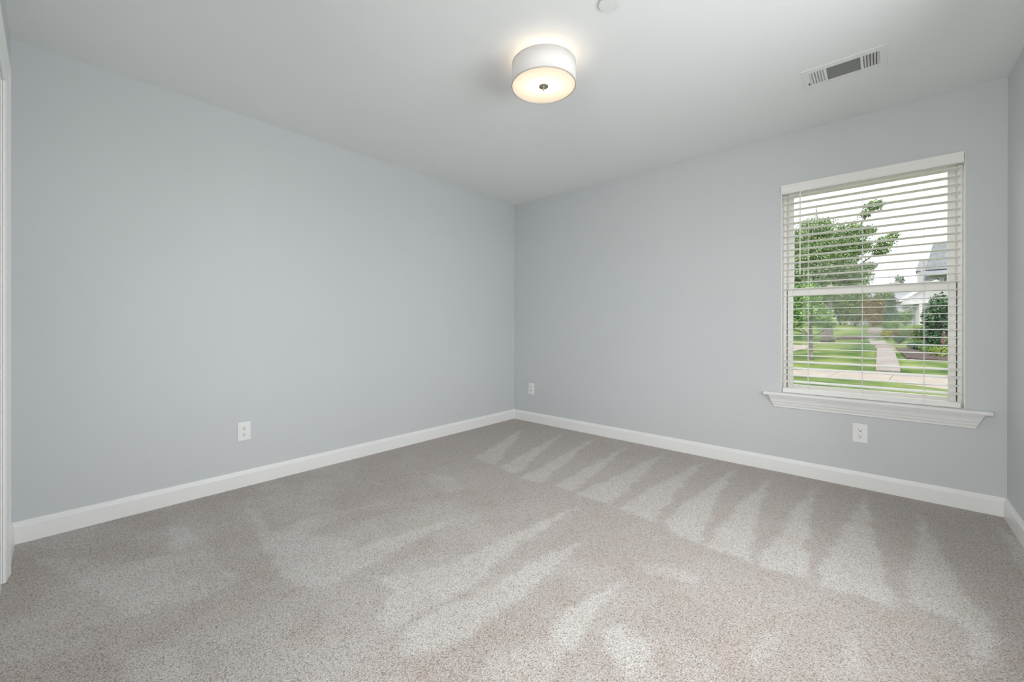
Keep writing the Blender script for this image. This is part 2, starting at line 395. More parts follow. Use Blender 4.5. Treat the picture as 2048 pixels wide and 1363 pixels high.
for x in (2.86, 3.20):
    bm = boxes((x-0.022, x+0.022, 0.080, 0.104, 1.330, 1.336), (x-0.010, x+0.016, 0.078, 0.096, 1.335, 1.345), bev=0.002)
    q = obj('sash_lock', bm, M_vinyl, lo_s); q.matrix_parent_inverse = Matrix.Identity(4)
# stool with rounded nose
bm = bmesh.new()
SP = [(0.068, 0.558), (0.068, 0.580), (-0.052, 0.580), (-0.058, 0.578), (-0.061, 0.573), (-0.061, 0.565), (-0.058, 0.560), (-0.052, 0.558)]
def stool_ring(x, horn): return [Vector((x, (min(y, 0.0) if horn else y), z)) for y, z in SP]
loft(bm, [stool_ring(2.488, True), stool_ring(WX0+e, True)])
loft(bm, [stool_ring(WX0+e, False), stool_ring(WX1-e, False)])
loft(bm, [stool_ring(WX1-e, True), stool_ring(3.592, True)])
wpart('sill', bm, M_trim)
# crown shaped apron
AP = [(0.0, 0.558), (0.047, 0.558), (0.047, 0.552), (0.044, 0.548), (0.041, 0.546), (0.038, 0.540), (0.0335, 0.532), (0.030, 0.522), (0.0275, 0.512), (0.0245, 0.508), (0.021, 0.506), (0.0195, 0.497), (0.0165, 0.490), (0.013, 0.486), (0.0115, 0.479), (0.0115, 0.474), (0.009, 0.472), (0.0, 0.472)]
bm = bmesh.new()
loft(bm, [[Vector((2.546-(z-0.472)*0.36, -t, z)) for t, z in AP], [Vector((3.532+(z-0.472)*0.36, -t, z)) for t, z in AP]])   # ends cut on a straight slant
wpart('apron', bm, M_trim)

# ------------------------------------------------------------------ the blind
blind = thing('window_blind', 'white two-inch slat blind hanging open in the window', 'blind', ((WX0+WX1)/2, 0.01, 2.04))
def bpart(name, bm, m, parent=None, smooth=False):
    o = obj(name, bm, m, parent or blind, smooth)
    o.matrix_parent_inverse = Matrix.Translation(blind.location).inverted() if parent is None else Matrix.Identity(4)
    return o
bx0, bx1 = 2.599, 3.474
VP = [(-0.004, 2.008), (-0.004, 2.0735), (-0.012, 2.0735), (-0.020, 2.0715), (-0.0215, 2.066), (-0.0185, 2.058), (-0.0165, 2.054), (-0.0165, 2.018), (-0.019, 2.013), (-0.019, 2.008)]
bm = bmesh.new()
loft(bm, [[Vector((2.589, y, z)) for y, z in VP], [Vector((3.484, y, z)) for y, z in VP]])
va = bpart('valance', bm, M_blind)
bpart('headrail', boxes((bx0, bx1, 0.000, 0.046, 2.022, 2.064), bev=0.003), M_blind)
NS = 29; zt, zb = 1.984, 0.6605
sm = None
SY0, SY1 = -0.014, 0.036
for i in range(NS):
    z = zt + (zb-zt)*i/(NS-1)
    if sm is None:
        bm = bmesh.new(); ring = []
        for k in range(7):
            u = k/6; ring.append((SY0+(SY1-SY0)*u, 0.0014*math.sin(PI*u)+0.0016))
        prof = ring + [(y, zz-0.0032) for y, zz in ring[::-1]]
        loft(bm, [[Vector((x, y, zz)) for y, zz in prof] for x in (bx0, bx1)])
        s = bpart('slat', bm, M_blind); sm = s
    else:
        s = sm.copy(); C.objects.link(s); s.parent = blind
    s.location = (0, 0, z)
    s.matrix_parent_inverse = Matrix.Translation(blind.location).inverted()
    t_ = (z-1.06)/0.9
    tilt = -0.045*max(min(t_*2.5, 1), -1)+random.uniform(-0.03, 0.03)
    if i in (NS-1, NS-3, NS-4): tilt += 0.13
    s.rotation_euler = (tilt, 0, 0)
bpart('bottom_rail', boxes((bx0, bx1, -0.016, 0.038, 0.5815, 0.614), bev=0.004), M_blind)
for x in (2.748, 3.036, 3.322):
    bm = bmesh.new()
    for y in (SY0-0.0015, SY1+0.0015):
        tube(bm, [(x, y, 0.60), (x, y, 2.03)], 0.0009, 6)
    tube(bm, [(x+0.004, SY0-0.0016, 0.60), (x+0.004, SY0-0.0016, 2.03)], 0.0008, 6)
    for i in range(NS):
        z = zt+(zb-zt)*i/(NS-1)-0.0022
        tube(bm, [(x, SY0-0.001, z), (x, SY1+0.001, z)], 0.0006, 4)
    bpart('ladder_cord', bm, M_cord)
bm = bmesh.new(); tube(bm, [(2.703, -0.022, 2.000), (2.703, -0.023, 1.428)], 0.0042, 6); tube(bm, [(2.703, -0.023, 1.450), (2.703, -0.023, 1.424)], 0.0055, 8)
wand = bpart('tilt_wand', bm, M_blind)
bm = bmesh.new(); tube(bm, [(2.703, -0.008, 2.026), (2.703, -0.018, 2.018), (2.703, -0.022, 1.998)], 0.0022, 6)
bpart('hook', bm, M_blind, wand)
# tails of the cord lying over the bottom rail
for x, dx in ((3.036, 0.035), (3.322, -0.012)):
    bm = bmesh.new(); tube(bm, [(x, -0.0175, 0.622), (x, -0.0185, 0.606), (x+dx*0.4, -0.0185, 0.596), (x+dx, -0.0185, 0.588)], 0.0010, 6)
    bpart('cord_tail', bm, M_cord)

# ------------------------------------------------------------------ ceiling light
LX, LY = 1.828, -1.842
lamp = thing('ceiling_light', 'lit white drum shade flush ceiling light in the middle of the ceiling', 'ceiling light', (LX, LY, RH))
def lpart(name, bm, m, smooth=True, parent=None):
    o = obj(name, bm, m, parent or lamp, smooth)
    o.matrix_parent_inverse = Matrix.Translation(lamp.location).inverted() if parent is None else Matrix.Identity(4)
    return o
SR, SZ0, SZ1 = 0.164, 2.291, 2.401
bm = bmesh.new(); lathe(bm, [(0.0, 2.4395), (0.062, 2.4395), (0.062, 2.422), (0.055, 2.416), (0.0, 2.416)], LX, LY); lpart('canopy', bm, M_vent)
bm = bmesh.new(); tube(bm, [(LX, LY, 2.417), (LX, LY, 2.278)], 0.005, 10); lpart('stem', bm, M_metal)
bm = bmesh.new(); lathe(bm, [(SR, SZ0), (SR, SZ1), (SR-0.0015, SZ1), (SR-0.0015, SZ0), (SR, SZ0)], LX, LY, 96); sh = lpart('shade', bm, M_shade)
for z in (SZ0, SZ1-0.0045):
    bm = bmesh.new(); lathe(bm, [(SR+0.0008, z), (SR+0.0008, z+0.0045), (SR-0.0022, z+0.0045), (SR-0.0022, z), (SR+0.0008, z)], LX, LY, 96); lpart('rim', bm, M_rim, True, sh)
bm = bmesh.new(); lathe(bm, [(0.0, SZ0+0.003), (SR-0.004, SZ0+0.003), (SR-0.004, SZ0+0.006), (0.0, SZ0+0.006)], LX, LY, 96); lpart('diffuser', bm, M_diff, False)
bm = bmesh.new(); lathe(bm, [(0.0, SZ0-0.001), (0.024, SZ0-0.001), (0.0245, SZ0+0.002), (0.0, SZ0+0.0025)], LX, LY, 40)
lathe(bm, [(0.0, SZ0-0.020), (0.004, SZ0-0.019), (0.006, SZ0-0.014), (0.004, SZ0-0.008), (0.007, SZ0-0.001)], LX, LY, 20); lpart('finial', bm, M_metal)
for s in (-1, 1):
    bm = bmesh.new(); tube(bm, [(LX+s*0.006, LY+s*0.005, 2.385), (LX+s*0.030, LY+s*0.026, 2.372)], 0.012, 14); lpart('socket', bm, M_vent)
    bd = bpy.data.lights.new('lamp_bulb', 'POINT'); bd.energy = 0.42; bd.color = (1.0, 0.80, 0.60); bd.shadow_soft_size = 0.028
    bo = bpy.data.objects.new('lamp_bulb', bd); C.objects.link(bo); bo.parent = lamp; bo.location = (s*0.028, s*0.028*0.86, 2.356-RH)

# ------------------------------------------------------------------ ceiling vent
vx0, vx1, vy0, vy1 = 2.797, 3.150, -0.810, -0.598
vent = thing('ceiling_vent', 'white three-section air register in the ceiling near the window', 'vent', ((vx0+vx1)/2, (vy0+vy1)/2, RH))
def vpart(name, bm, m):
    o = obj(name, bm, m, vent); o.matrix_parent_inverse = Matrix.Translation(vent.location).inverted(); return o
gy0, gy1 = -0.770, -0.628
A = (2.830, 2.893); Bc = (2.905, 3.045); D = (3.057, 3.120)
zf, zc = RH-0.0032, RH-0.0003
bs = [(vx0, vx1, vy0, gy0, zf, zc), (vx0, vx1, gy1, vy1, zf, zc), (vx0, A[0], gy0, gy1, zf, zc), (A[1], Bc[0], gy0, gy1, zf, zc), (Bc[1], D[0], gy0, gy1, zf, zc), (D[1], vx1, gy0, gy1, zf, zc)]
bm = boxes(*bs)
loft(bm, [[Vector(p) for p in ((vx0-0.002, vy0-0.002, zc), (vx1+0.002, vy0-0.002, zc), (vx1+0.002, vy1+0.002, zc), (vx0-0.002, vy1+0.002, zc))],
          [Vector(p) for p in ((vx0, vy0, zf), (vx1, vy0, zf), (vx1, vy1, zf), (vx0, vy1, zf))]], cap=False)
vpart('frame', bm, M_vent)
q_ = 0.001
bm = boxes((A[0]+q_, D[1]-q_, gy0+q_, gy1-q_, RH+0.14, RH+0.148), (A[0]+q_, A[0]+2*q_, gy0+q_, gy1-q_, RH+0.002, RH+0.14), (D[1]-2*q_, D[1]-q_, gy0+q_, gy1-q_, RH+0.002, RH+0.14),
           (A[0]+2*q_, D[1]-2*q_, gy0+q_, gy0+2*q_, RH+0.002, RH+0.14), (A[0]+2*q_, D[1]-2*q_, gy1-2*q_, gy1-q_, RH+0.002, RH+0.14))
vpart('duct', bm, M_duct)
n = 11
for i in range(n):
    y = gy0+(gy1-gy0)*(i+0.5)/n
    bm = bmesh.new(); w = 0.0036
    loft(bm, [[Vector((x, y-w, zf+0.0002)), Vector((x, y-w+0.0013, zf)), Vector((x, y+w*1.2, zf+0.0072)), Vector((x, y+w*1.2-0.0012, zf+0.0078))] for x in Bc])
    vpart('louver', bm, M_vent)
for (x0, x1), s in ((A, 1), (D, -1)):
    for i in range(5):
        x = x0+(x1-x0)*(i+0.5)/5
        bm = bmesh.new(); w = 0.0052
        loft(bm, [[Vector((x-s*w, y, zf)), Vector((x-s*w+s*0.001, y, zf+0.0012)), Vector((x+s*w*0.9, y, zf+0.0080)), Vector((x+s*w*0.9, y, zf+0.0068))] for y in (gy0, gy1)])
        vpart('louver', bm, M_vent)
for x in (2.812, 3.135):
    bm = bmesh.new(); lathe(bm, [(0.0, zf-0.0015), (0.003, zf-0.0012), (0.0042, zf+0.0003), (0.0, zf+0.0003)], x, (vy0+vy1)/2, 14); vpart('screw', bm, M_vent)
vpart('damper_lever', boxes((2.819, 2.825, -0.662, -0.650, zf-0.006, zf+0.001), bev=0.001), M_dark)

# ------------------------------------------------------------------ round ceiling cover plate, cut by the top edge of the photo
det = thing('ceiling_cover_plate', 'flat round white cover plate near the top edge of the ceiling', 'cover plate', (2.256, -1.945, RH))
bm = bmesh.new(); lathe(bm, [(0.0, -0.0005), (0.030, -0.0005), (0.030, -0.0065), (0.0, -0.0065)], 0, 0, 48); obj('mounting_ring', bm, M_track, det)
bm = bmesh.new(); lathe(bm, [(0.0, -0.006), (0.0415, -0.006), (0.0420, -0.0068), (0.0415, -0.0078), (0.0, -0.0082)], 0, 0, 64); obj('cover', bm, M_vent, det)

# ------------------------------------------------------------------ wall plates
def rect_rounded(bm, w, h, y0, y1, bev=0.0015):
    return box(bm, -w/2, w/2, y0, y1, -h/2, h/2, bev)
def make_outlet(label, loc, rz):
    t = thing('wall_outlet', label, 'outlet', loc, 'white duplex outlets low on the walls'); t.rotation_euler = (0, 0, rz)
    bm = bmesh.new(); w, h = 0.077, 0.123        # bevelled plate, facing local -Y
    loft(bm, [[Vector((sx*w/2, 0.0, sz*h/2)) for sx, sz in ((-1, -1), (1, -1), (1, 1), (-1, 1))],
              [Vector((sx*w/2, -0.0025, sz*h/2)) for sx, sz in ((-1, -1), (1, -1), (1, 1), (-1, 1))],
              [Vector((sx*(w/2-0.004), -0.006, sz*(h/2-0.004))) for sx, sz in ((-1, -1), (1, -1), (1, 1), (-1, 1))]])
    obj('cover_plate', bm, M_plate, t)
    for s in (1, -1):
        zc_ = s*0.0195
        bm = bmesh.new(); pts = []
        for k in range(40):
            a = 2*PI*k/40; x = 0.0172*math.cos(a); z = max(-0.0142, min(0.0142, 0.0172*math.sin(a))); pts.append((x, z))
        loft(bm, [[Vector((x, -0.0055, zc_+z)) for x, z in pts], [Vector((x, -0.0082, zc_+z)) for x, z in pts]])
        r = obj('receptacle', bm, M_plate, t)
        obj('slot', boxes((-0.0078, -0.0052, -0.0084, -0.008, zc_-0.0005, zc_+0.0085)), M_dark, r)
        obj('slot', boxes((0.0054, 0.0076, -0.0084, -0.008, zc_+0.0005, zc_+0.0078)), M_dark, r)
        bm = bmesh.new(); tube(bm, [(0, -0.0084, zc_-0.0066), (0, -0.008, zc_-0.0066)], 0.0028, 12); obj('ground_hole', bm, M_dark, r)
    bm = bmesh.new(); tube(bm, [(0, -0.0055, 0), (0, -0.0068, 0)], 0.0032, 14); obj('screw', bm, M_plate, t)
    return t
make_outlet('white duplex outlet low on the long left wall', (0.0, -2.689, 0.362), PI/2)
make_outlet('white duplex outlet on the wall below the window sill', (3.028, 0.0, 0.357), 0)
t = thing('cable_plate', 'small white cable wall plate beside the far corner', 'wall plate', (0.252, 0.0, 0.364))
bm = bmesh.new(); w, h = 0.079, 0.123
loft(bm, [[Vector((sx*w/2, 0.0, sz*h/2)) for sx, sz in ((-1, -1), (1, -1), (1, 1), (-1, 1))],
          [Vector((sx*w/2, -0.0025, sz*h/2)) for sx, sz in ((-1, -1), (1, -1), (1, 1), (-1, 1))],
          [Vector((sx*(w/2-0.004), -0.006, sz*(h/2-0.004))) for sx, sz in ((-1, -1), (1, -1), (1, 1), (-1, 1))]])
obj('cover_plate', bm, M_plate, t)
bm = bmesh.new(); tube(bm, [(0, -0.0055, 0.022), (0, -0.014, 0.022)], 0.0048, 12); jk = obj('coaxial_jack', bm, M_metal, t, False)
bm = boxes((-0.009, 0.009, -0.008, -0.0055, -0.030, -0.010), bev=0.001); pj = obj('phone_jack', bm, M_plate, t)
obj('socket_hole', boxes((-0.005, 0.005, -0.0083, -0.0079, -0.024, -0.014)), M_dark, pj)

# ------------------------------------------------------------------ outside the window
def leafmat(name, c1, c2, c3):
    m = mat(name, c1, 0.6, 0, 0.25); N, L, b = nodes(m)
    g = N.new('ShaderNodeNewGeometry'); r = N.new('ShaderNodeValToRGB')
    e = r.color_ramp.elements; e.new(0.5)
    for k, c in enumerate((c1, c2, c3)): e[k].color = (*c, 1)
    e[0].position = 0.1; e[1].position = 0.55; e[2].position = 0.95
    L.new(g.outputs['Random Per Island'], r.inputs['Fac']); L.new(r.outputs['Color'], b.inputs['Base Color'])
    return m
M_leaf = leafmat('maple_leaves', (0.078, 0.156, 0.054), (0.186, 0.296, 0.109), (0.357, 0.450, 0.218))
M_leaf_s = leafmat('young_tree_leaves', (0.089, 0.194, 0.052), (0.194, 0.344, 0.098), (0.314, 0.464, 0.164))
M_ever = leafmat('evergreen_leaves', (0.02, 0.055, 0.03), (0.07, 0.14, 0.075), (0.16, 0.25, 0.14))
M_bgl = leafmat('mixed_shrub_leaves', (0.054, 0.112, 0.033), (0.126, 0.213, 0.066), (0.239, 0.279, 0.093))
M_rust = leafmat('rust_leaves', (0.100, 0.077, 0.039), (0.216, 0.154, 0.062), (0.262, 0.231, 0.077))
M_lime = leafmat('lime_leaves', (0.122, 0.211, 0.033), (0.233, 0.322, 0.066), (0.343, 0.399, 0.122))
M_hyd = leafmat('bright_green_leaves', (0.066, 0.156, 0.033), (0.133, 0.266, 0.066), (0.255, 0.343, 0.144))
M_yel = leafmat('yellow_green_leaves', (0.189, 0.199, 0.028), (0.305, 0.300, 0.055), (0.388, 0.366, 0.111))
M_brown = leafmat('brown_grass_leaves', (0.122, 0.072, 0.045), (0.222, 0.144, 0.089), (0.305, 0.233, 0.156))
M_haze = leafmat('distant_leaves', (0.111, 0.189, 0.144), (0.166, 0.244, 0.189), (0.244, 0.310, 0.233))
M_flow = leafmat('pink_flowers', (0.305, 0.122, 0.122), (0.416, 0.249, 0.233), (0.471, 0.416, 0.399))
M_bark = noisy('grey_bark', (0.12, 0.112, 0.10), (0.24, 0.225, 0.205), 6, 0.9, 0.4, 12)
M_grass = noisy('lawn', (0.035, 0.089, 0.023), (0.193, 0.243, 0.081), 0.6, 0.95, 0.3, 25, detail=3, spec=0.1)
M_conc = noisy('concrete', (0.310, 0.277, 0.244), (0.355, 0.322, 0.283), 2, 0.9, 0.1, 40, spec=0.1)
M_path = noisy('path_concrete', (0.244, 0.222, 0.211), (0.300, 0.277, 0.260), 2, 0.9, 0.1, 40, spec=0.1)
M_asph = noisy('asphalt', (0.111, 0.116, 0.128), (0.156, 0.161, 0.172), 3, 0.95, 0.1, 50, spec=0.1)
M_mulch = noisy('mulch', (0.065, 0.054, 0.048), (0.123, 0.100, 0.089), 8, 0.95, 0.4, 20, spec=0.1)
M_side = mat('white_siding', (0.462, 0.462, 0.477), 0.6)
M_roof = noisy('grey_shingles', (0.200, 0.216, 0.239), (0.277, 0.293, 0.316), 3, 0.9, spec=0.1)
M_etrim = mat('white_exterior_trim', (0.62, 0.62, 0.62), 0.5)
M_pane = mat('dark_window_pane', (0.10, 0.12, 0.14), 0.15)

# ground height as a function of the distance beyond the house
GP = [(-6, -0.54), (15.4, -0.54), (17.4, -0.30), (20.5, -0.26), (25, 0.0), (28, 0.28), (33, 0.46), (38, 0.80), (45, 1.10), (70, 1.6), (130, 3.0)]
def gz(y):
    for (a, za), (b, zb_) in zip(GP[:-1], GP[1:]):
        if y <= b: return za+(zb_-za)*(y-a)/(b-a)
    return GP[-1][1]
bm = bmesh.new(); rows = []
ysn = [0.45]+[0.45+i*1.0 for i in range(1, 60)]+[65, 80, 100, 130]
xsn = [-60, -30, -15, -8, -4]+[-3+i*0.9 for i in range(18)]+[16, 25, 45, 80]
for y in ysn: rows.append([bm.verts.new((x, y, gz(y)+(0.03*math.sin(x*1.7+y*0.9) if y > 18 else 0))) for x in xsn])
for a, b in zip(rows[:-1], rows[1:]):
    for i in range(len(xsn)-1): bm.faces.new((a[i], a[i+1], b[i+1], b[i]))
struct('ground', bm, M_grass, 'green lawn rising away beyond the sidewalk', 'lawn', smooth=True)

def ribbon(left, right, thick=0.04, lift=0.03):
    """slab lying on the ground between two polylines of (x, y)"""
    bm = bmesh.new(); rings = []
    for (x0, y0), (x1, y1) in zip(left, right):
        z0 = gz(y0)+lift; z1 = gz(y1)+lift
        rings.append([Vector((x0, y0, z0)), Vector((x1, y1, z1)), Vector((x1, y1, z1-thick-lift)), Vector((x0, y0, z0-thick-lift))])
    return loft(bm, rings)
# sidewalk, in flagstones with a joint between them (surface pattern: one mesh)
bm = bmesh.new()
far = lambda x: 13.75+0.735*x; near = lambda x: 11.95+0.16*x
far = lambda x: 14.33+(x-0.77)*0.70
near = lambda x: 12.19+(x-1.05)*0.10
xj = [-8, -5.5, -3.2, -1.2, 0.5, 1.9, 3.3, 4.8, 6.4, 8.5, 11]
for x0, x1 in zip(xj[:-1], xj[1:]):
    a, b = x0+0.006, x1-0.006; z = -0.515
    loft(bm, [[Vector((a, near(a), z)), Vector((a+0.25, far(a), z)), Vector((a+0.25, far(a), z-0.08)), Vector((a, near(a), z-0.08))],
              [Vector((b, near(b), z)), Vector((b+0.25, far(b), z)), Vector((b+0.25, far(b), z-0.08)), Vector((b, near(b), z-0.08))]])
tag(obj('sidewalk', bm, M_conc), 'pale concrete sidewalk crossing in front of the window', 'sidewalk', kind='structure')
tag(obj('verge_soil', ribbon([(3.6, 12.0), (5.0, 11.2)], [(4.6, 12.45), (6.5, 12.6)], lift=0.012), M_conc), 'bare sandy strip between sidewalk and near grass', 'soil', kind='structure')
# front path with steps
path = thing('front_path', 'concrete path with steps climbing the lawn away from the sidewalk', 'path', (3.3, 16.2, -0.5))
def ppart(name, bm, m):
    o = obj(name, bm, m, path); o.matrix_parent_inverse = Matrix.Translation(path.location).inverted(); return o
def slab_q(x0, x1, y0, y1, z0, z1): return boxes((x0, x1, y0, y1, z0, z1))
def lerp(a, b, t): return a+(b-a)*t
ply = [15.7, 17.3, 18.9, 20.6, 22.3, 24.0]
for a, b in zip(ply[:-1], ply[1:]):
    ppart('paving_slab', ribbon([(3.02, a+0.006), (3.02, b)], [(3.65, a+0.006), (3.65, b)], lift=0.035), M_path)
for k in range(3):
    z = gz(24.2+k*0.4)
    ppart('step', boxes((2.95, 3.66, 24.1+k*0.45, 24.6+k*0.45, z-0.25, z+0.06)), M_path)
ppart('paving_slab', ribbon([(2.75, 25.6), (2.55, 30.5)], [(3.45, 25.6), (3.25, 30.5)], lift=0.04), M_path)
for k in range(4):
    y = 34+k*1.6; z = gz(y)
    ppart('step', boxes((2.45+k*0.02, 3.25, y, y+1.62, z-0.3, z+0.14)), M_path)
tag(obj('driveway', ribbon([(2.2, 28.6), (2.0, 31.4)], [(4.4, 30.4), (4.4, 33.2)], lift=0.05), M_asph), 'strip of dark asphalt crossing behind the lawn', 'driveway', kind='structure')
tag(obj('mulch_bed', ribbon([(1.15, 27.6), (1.3, 29.6)], [(2.5, 28.6), (2.45, 30.6)], lift=0.06), M_mulch), 'brown mulch bed behind the lawn, left of the path', 'flower bed', kind='structure')
tag(obj('mulch_bed', ribbon([(3.95, 19.6), (3.72, 24.3)], [(5.8, 19.0), (6.8, 25.5)], lift=0.05), M_mulch), 'brown mulch bed under the shrubs, right of the path', 'flower bed', kind='structure')
tag(obj('side_walkway', ribbon([(-2.5, 21.0), (-1.2, 24.5)], [(-0.2, 20.6), (0.55, 24.3)], lift=0.04), M_conc), 'pale paved patch behind the young tree', 'walkway', kind='structure')

def leaves(lobes, n, size, seed, shell=0.45, flat=0.0):
    """leaf quads scattered through ellipsoid lobes (cx,cy,cz,rx,ry,rz)"""
    r = np.random.default_rng(seed)
    vol = np.array([l[3]*l[4]*l[5] for l in lobes])**0.7; cnt = np.maximum(1, (n*vol/vol.sum()).astype(int))
    V = []
    for l, c in zip(lobes, cnt):
        d = r.normal(size=(c, 3)); d /= np.linalg.norm(d, axis=1)[:, None]
        rad = shell+(1-shell)*r.random(c)**0.6
        rad *= 0.86+0.22*np.sin(d[:, 0]*7+seed)*np.cos(d[:, 2]*6+d[:, 1]*5)
        p = d*rad[:, None]*np.array(l[3:6])+np.array(l[:3])
        nrm = d+r.normal(size=(c, 3))*0.7; nrm[:, 2] += flat; nrm /= np.linalg.norm(nrm, axis=1)[:, None]
        t = np.cross(nrm, r.normal(size=(c, 3))); t /= np.linalg.norm(t, axis=1)[:, None]; b = np.cross(nrm, t)
        s = size*(0.6+0.8*r.random(c))[:, None]
        V.append(np.stack([p-t*s*0.5, p+b*s*0.32, p+t*s*0.5, p-b*s*0.32], 1))
    V = np.concatenate(V); m = len(V)
    me = bpy.data.meshes.new('foliage')
    me.from_pydata(V.reshape(-1, 3).tolist(), [], np.arange(4*m).reshape(m, 4).tolist())
    return me
def plant(name, label, cat, base, lobes, n, size, m, seed, stems=(), group=None, shell=0.45, flat=0.0, part='foliage'):
    t = thing(name, label, cat, base, group)
    me = leaves(lobes, n, size, seed, shell, flat); me.materials.append(m)
    o = link(bpy.data.objects.new(part, me), t); o.matrix_parent_inverse = Matrix.Translation(base).inverted()
    for nm, chains in stems:
        bm = bmesh.new()
        for pts, rads in chains: tube(bm, pts, rads, 10)
        s = obj(nm, bm, M_bark, t, True); s.matrix_parent_inverse = Matrix.Translation(base).inverted()
    return t
# big maple
bx, by, bz = 0.85, 26.6, 0.26
plant('maple_tree', 'tall broad tree with thick trunk behind the lawn', 'tree', (bx, by, bz),
      [(0.2, 26.0, 5.0, 1.9, 1.7, 1.6), (-0.6, 25.4, 4.2, 1.6, 1.5, 1.5), (1.5, 27.2, 5.4, 1.2, 1.2, 1.0), (0.3, 26.2, 6.6, 1.2, 1.1, 0.9), (1.75, 27.5, 6.4, 0.9, 0.9, 0.9),
       (1.5, 27.2, 4.2, 1.1, 1.1, 0.8), (2.2, 27.9, 4.0, 0.8, 0.8, 0.5), (-0.5, 25.6, 5.8, 1.0, 1.0, 1.0), (1.9, 27.6, 3.5, 1.0, 1.0, 0.6), (0.2, 25.9, 3.2, 1.6, 1.3, 1.0),
       (2.9, 28.5, 8.1, 0.55, 0.5, 0.40), (2.45, 28.1, 7.6, 0.35, 0.4, 0.3), (2.5, 28.1, 6.6, 0.6, 0.6, 0.4), (2.3, 27.9, 5.7, 0.7, 0.7, 0.5),
       (3.35, 28.9, 5.95, 0.55, 0.5, 0.45), (3.7, 29.2, 6.35, 0.35, 0.35, 0.25), (3.15, 28.7, 5.45, 0.5, 0.5, 0.35), (2.6, 28.2, 4.55, 0.5, 0.5, 0.3)],
      52000, 0.105, M_leaf, 11,
      [('trunk', [([(bx, by, bz-0.1), (bx, by, bz+0.25), (bx, by, 1.5), (bx-0.03, by, 3.2), (bx+0.05, by+0.05, 4.6), (bx-0.1, by, 6.4)], [0.36, 0.29, 0.25, 0.24, 0.17, 0.05])]),
       ('branch', [([(bx, by, 3.0), (1.5, 27.2, 4.0), (2.4, 28.0, 4.8), (3.2, 28.8, 5.5)], [0.13, 0.09, 0.05, 0.02])]),
       ('branch', [([(bx, by, 3.6), (1.5, 27.2, 5.4), (2.3, 27.9, 7.0), (2.9, 28.5, 8.2)], [0.12, 0.08, 0.05, 0.02])]),
       ('branch', [([(bx, by, 3.2), (0.1, 25.9, 4.4), (-0.6, 25.4, 5.6)], [0.12, 0.08, 0.03])]),
       ('branch', [([(bx-0.1, by, 5.6), (0.4, 26.2, 7.2), (0.35, 26.1, 8.2)], [0.07, 0.03, 0.012])])])
# young tree in front
sx_, sy_, sz_ = 1.0, 17.4, -0.30
plant('young_tree', 'small tree with slim grey trunk standing on the left lawn', 'tree', (sx_, sy_, sz_),
      [(0.6, 17.0, 1.7, 0.85, 0.75, 0.75), (1.25, 17.6, 1.5, 0.55, 0.6, 0.55), (0.2, 16.7, 1.25, 0.6, 0.6, 0.5), (0.8, 17.2, 2.3, 0.7, 0.7, 0.6), (1.5, 17.9, 1.2, 0.35, 0.4, 0.3), (0.1, 16.6, 2.1, 0.6, 0.6, 0.6)],
      15000, 0.075, M_leaf_s, 12,
      [('trunk', [([(sx_, sy_, sz_-0.05), (sx_, sy_, sz_+0.1), (sx_, sy_, 0.5), (sx_-0.03, sy_, 1.2), (sx_-0.1, sy_, 2.3)], [0.12, 0.085, 0.075, 0.06, 0.02])]),
       ('branch', [([(sx_, sy_, 0.55), (0.75, 17.2, 0.80), (0.45, 16.9, 0.92), (0.25, 16.7, 0.85)], [0.035, 0.03, 0.022, 0.012])]),
       ('branch', [([(sx_, sy_, 0.6), (0.8, 17.2, 0.85), (0.5, 16.9, 1.2)], [0.03, 0.025, 0.012])]),
       ('branch', [([(sx_, sy_, 0.6), (1.25, 17.6, 0.75), (1.5, 17.9, 0.95)], [0.035, 0.026, 0.012])])])
SH = 'shrubs behind the lawn'
def bush(label, x, y, rx, ry, h, n, size, m, seed, group='garden shrubs', extra=(), base=None):
    z = gz(y) if base is None else base
    lob = [(x, y, z+h*0.5, rx, ry, h*0.55)]+[(x+dx*rx, y+dy*ry, z+h*dz, rx*s, ry*s, h*0.5*s) for dx, dy, dz, s in extra]
    return plant('shrub', label, 'shrub', (x, y, z), lob, int(n*2.2), size*0.66, m, seed, [('stem', [([(x, y, z-0.03), (x, y, z+h*0.55)], [0.03+0.02*rx, 0.015])])], group)
ex = ((0.5, -0.3, 0.7, 0.6), (-0.5, 0.2, 0.65, 0.65), (0.1, -0.5, 0.35, 0.6))
bush('big dark green mixed shrub mass right of the thick trunk', 1.45, 44.5, 1.2, 1.0, 3.2, 3200, 0.22, M_bgl, 21, SH, ex)
bush('dark leafy shrub mass seen behind the thick trunk', 0.2, 48.5, 1.5, 1.0, 3.9, 3000, 0.22, M_bgl, 38, SH, ex)
bush('rust coloured shrub in the middle of the far hedge', 2.72, 41.0, 0.75, 0.7, 2.5, 1800, 0.20, M_rust, 22, SH, ex)
bush('green and yellow shrub left of the dark cedar', 3.35, 45.0, 0.8, 0.9, 3.1, 1800, 0.22, M_bgl, 23, SH, ex)
bush('tall dark green cedar column left of the white house', 3.72, 37.3, 0.40, 0.5, 2.3, 2600, 0.13, M_ever, 24, SH, ((0, 0, 0.85, 0.7), (0.2, -0.2, 0.3, 0.9)))
bush('bushy far trees behind the young tree at far left', -1.9, 46.0, 1.9, 1.2, 3.4, 3600, 0.25, M_ever, 25, SH, ex)
bush('bright green leafy shrub in front of the dark cedar', 3.66, 34.4, 0.42, 0.5, 0.95, 1100, 0.12, M_hyd, 26, 'garden shrubs', ex)
bush('low yellow-green shrub beside the path steps', 3.42, 28.9, 0.26, 0.3, 0.52, 600, 0.09, M_yel, 27, 'garden shrubs', ex)
bush('brown ornamental grass clump right of the path', 3.94, 29.4, 0.30, 0.3, 0.55, 700, 0.09, M_brown, 28, 'garden shrubs', ex)
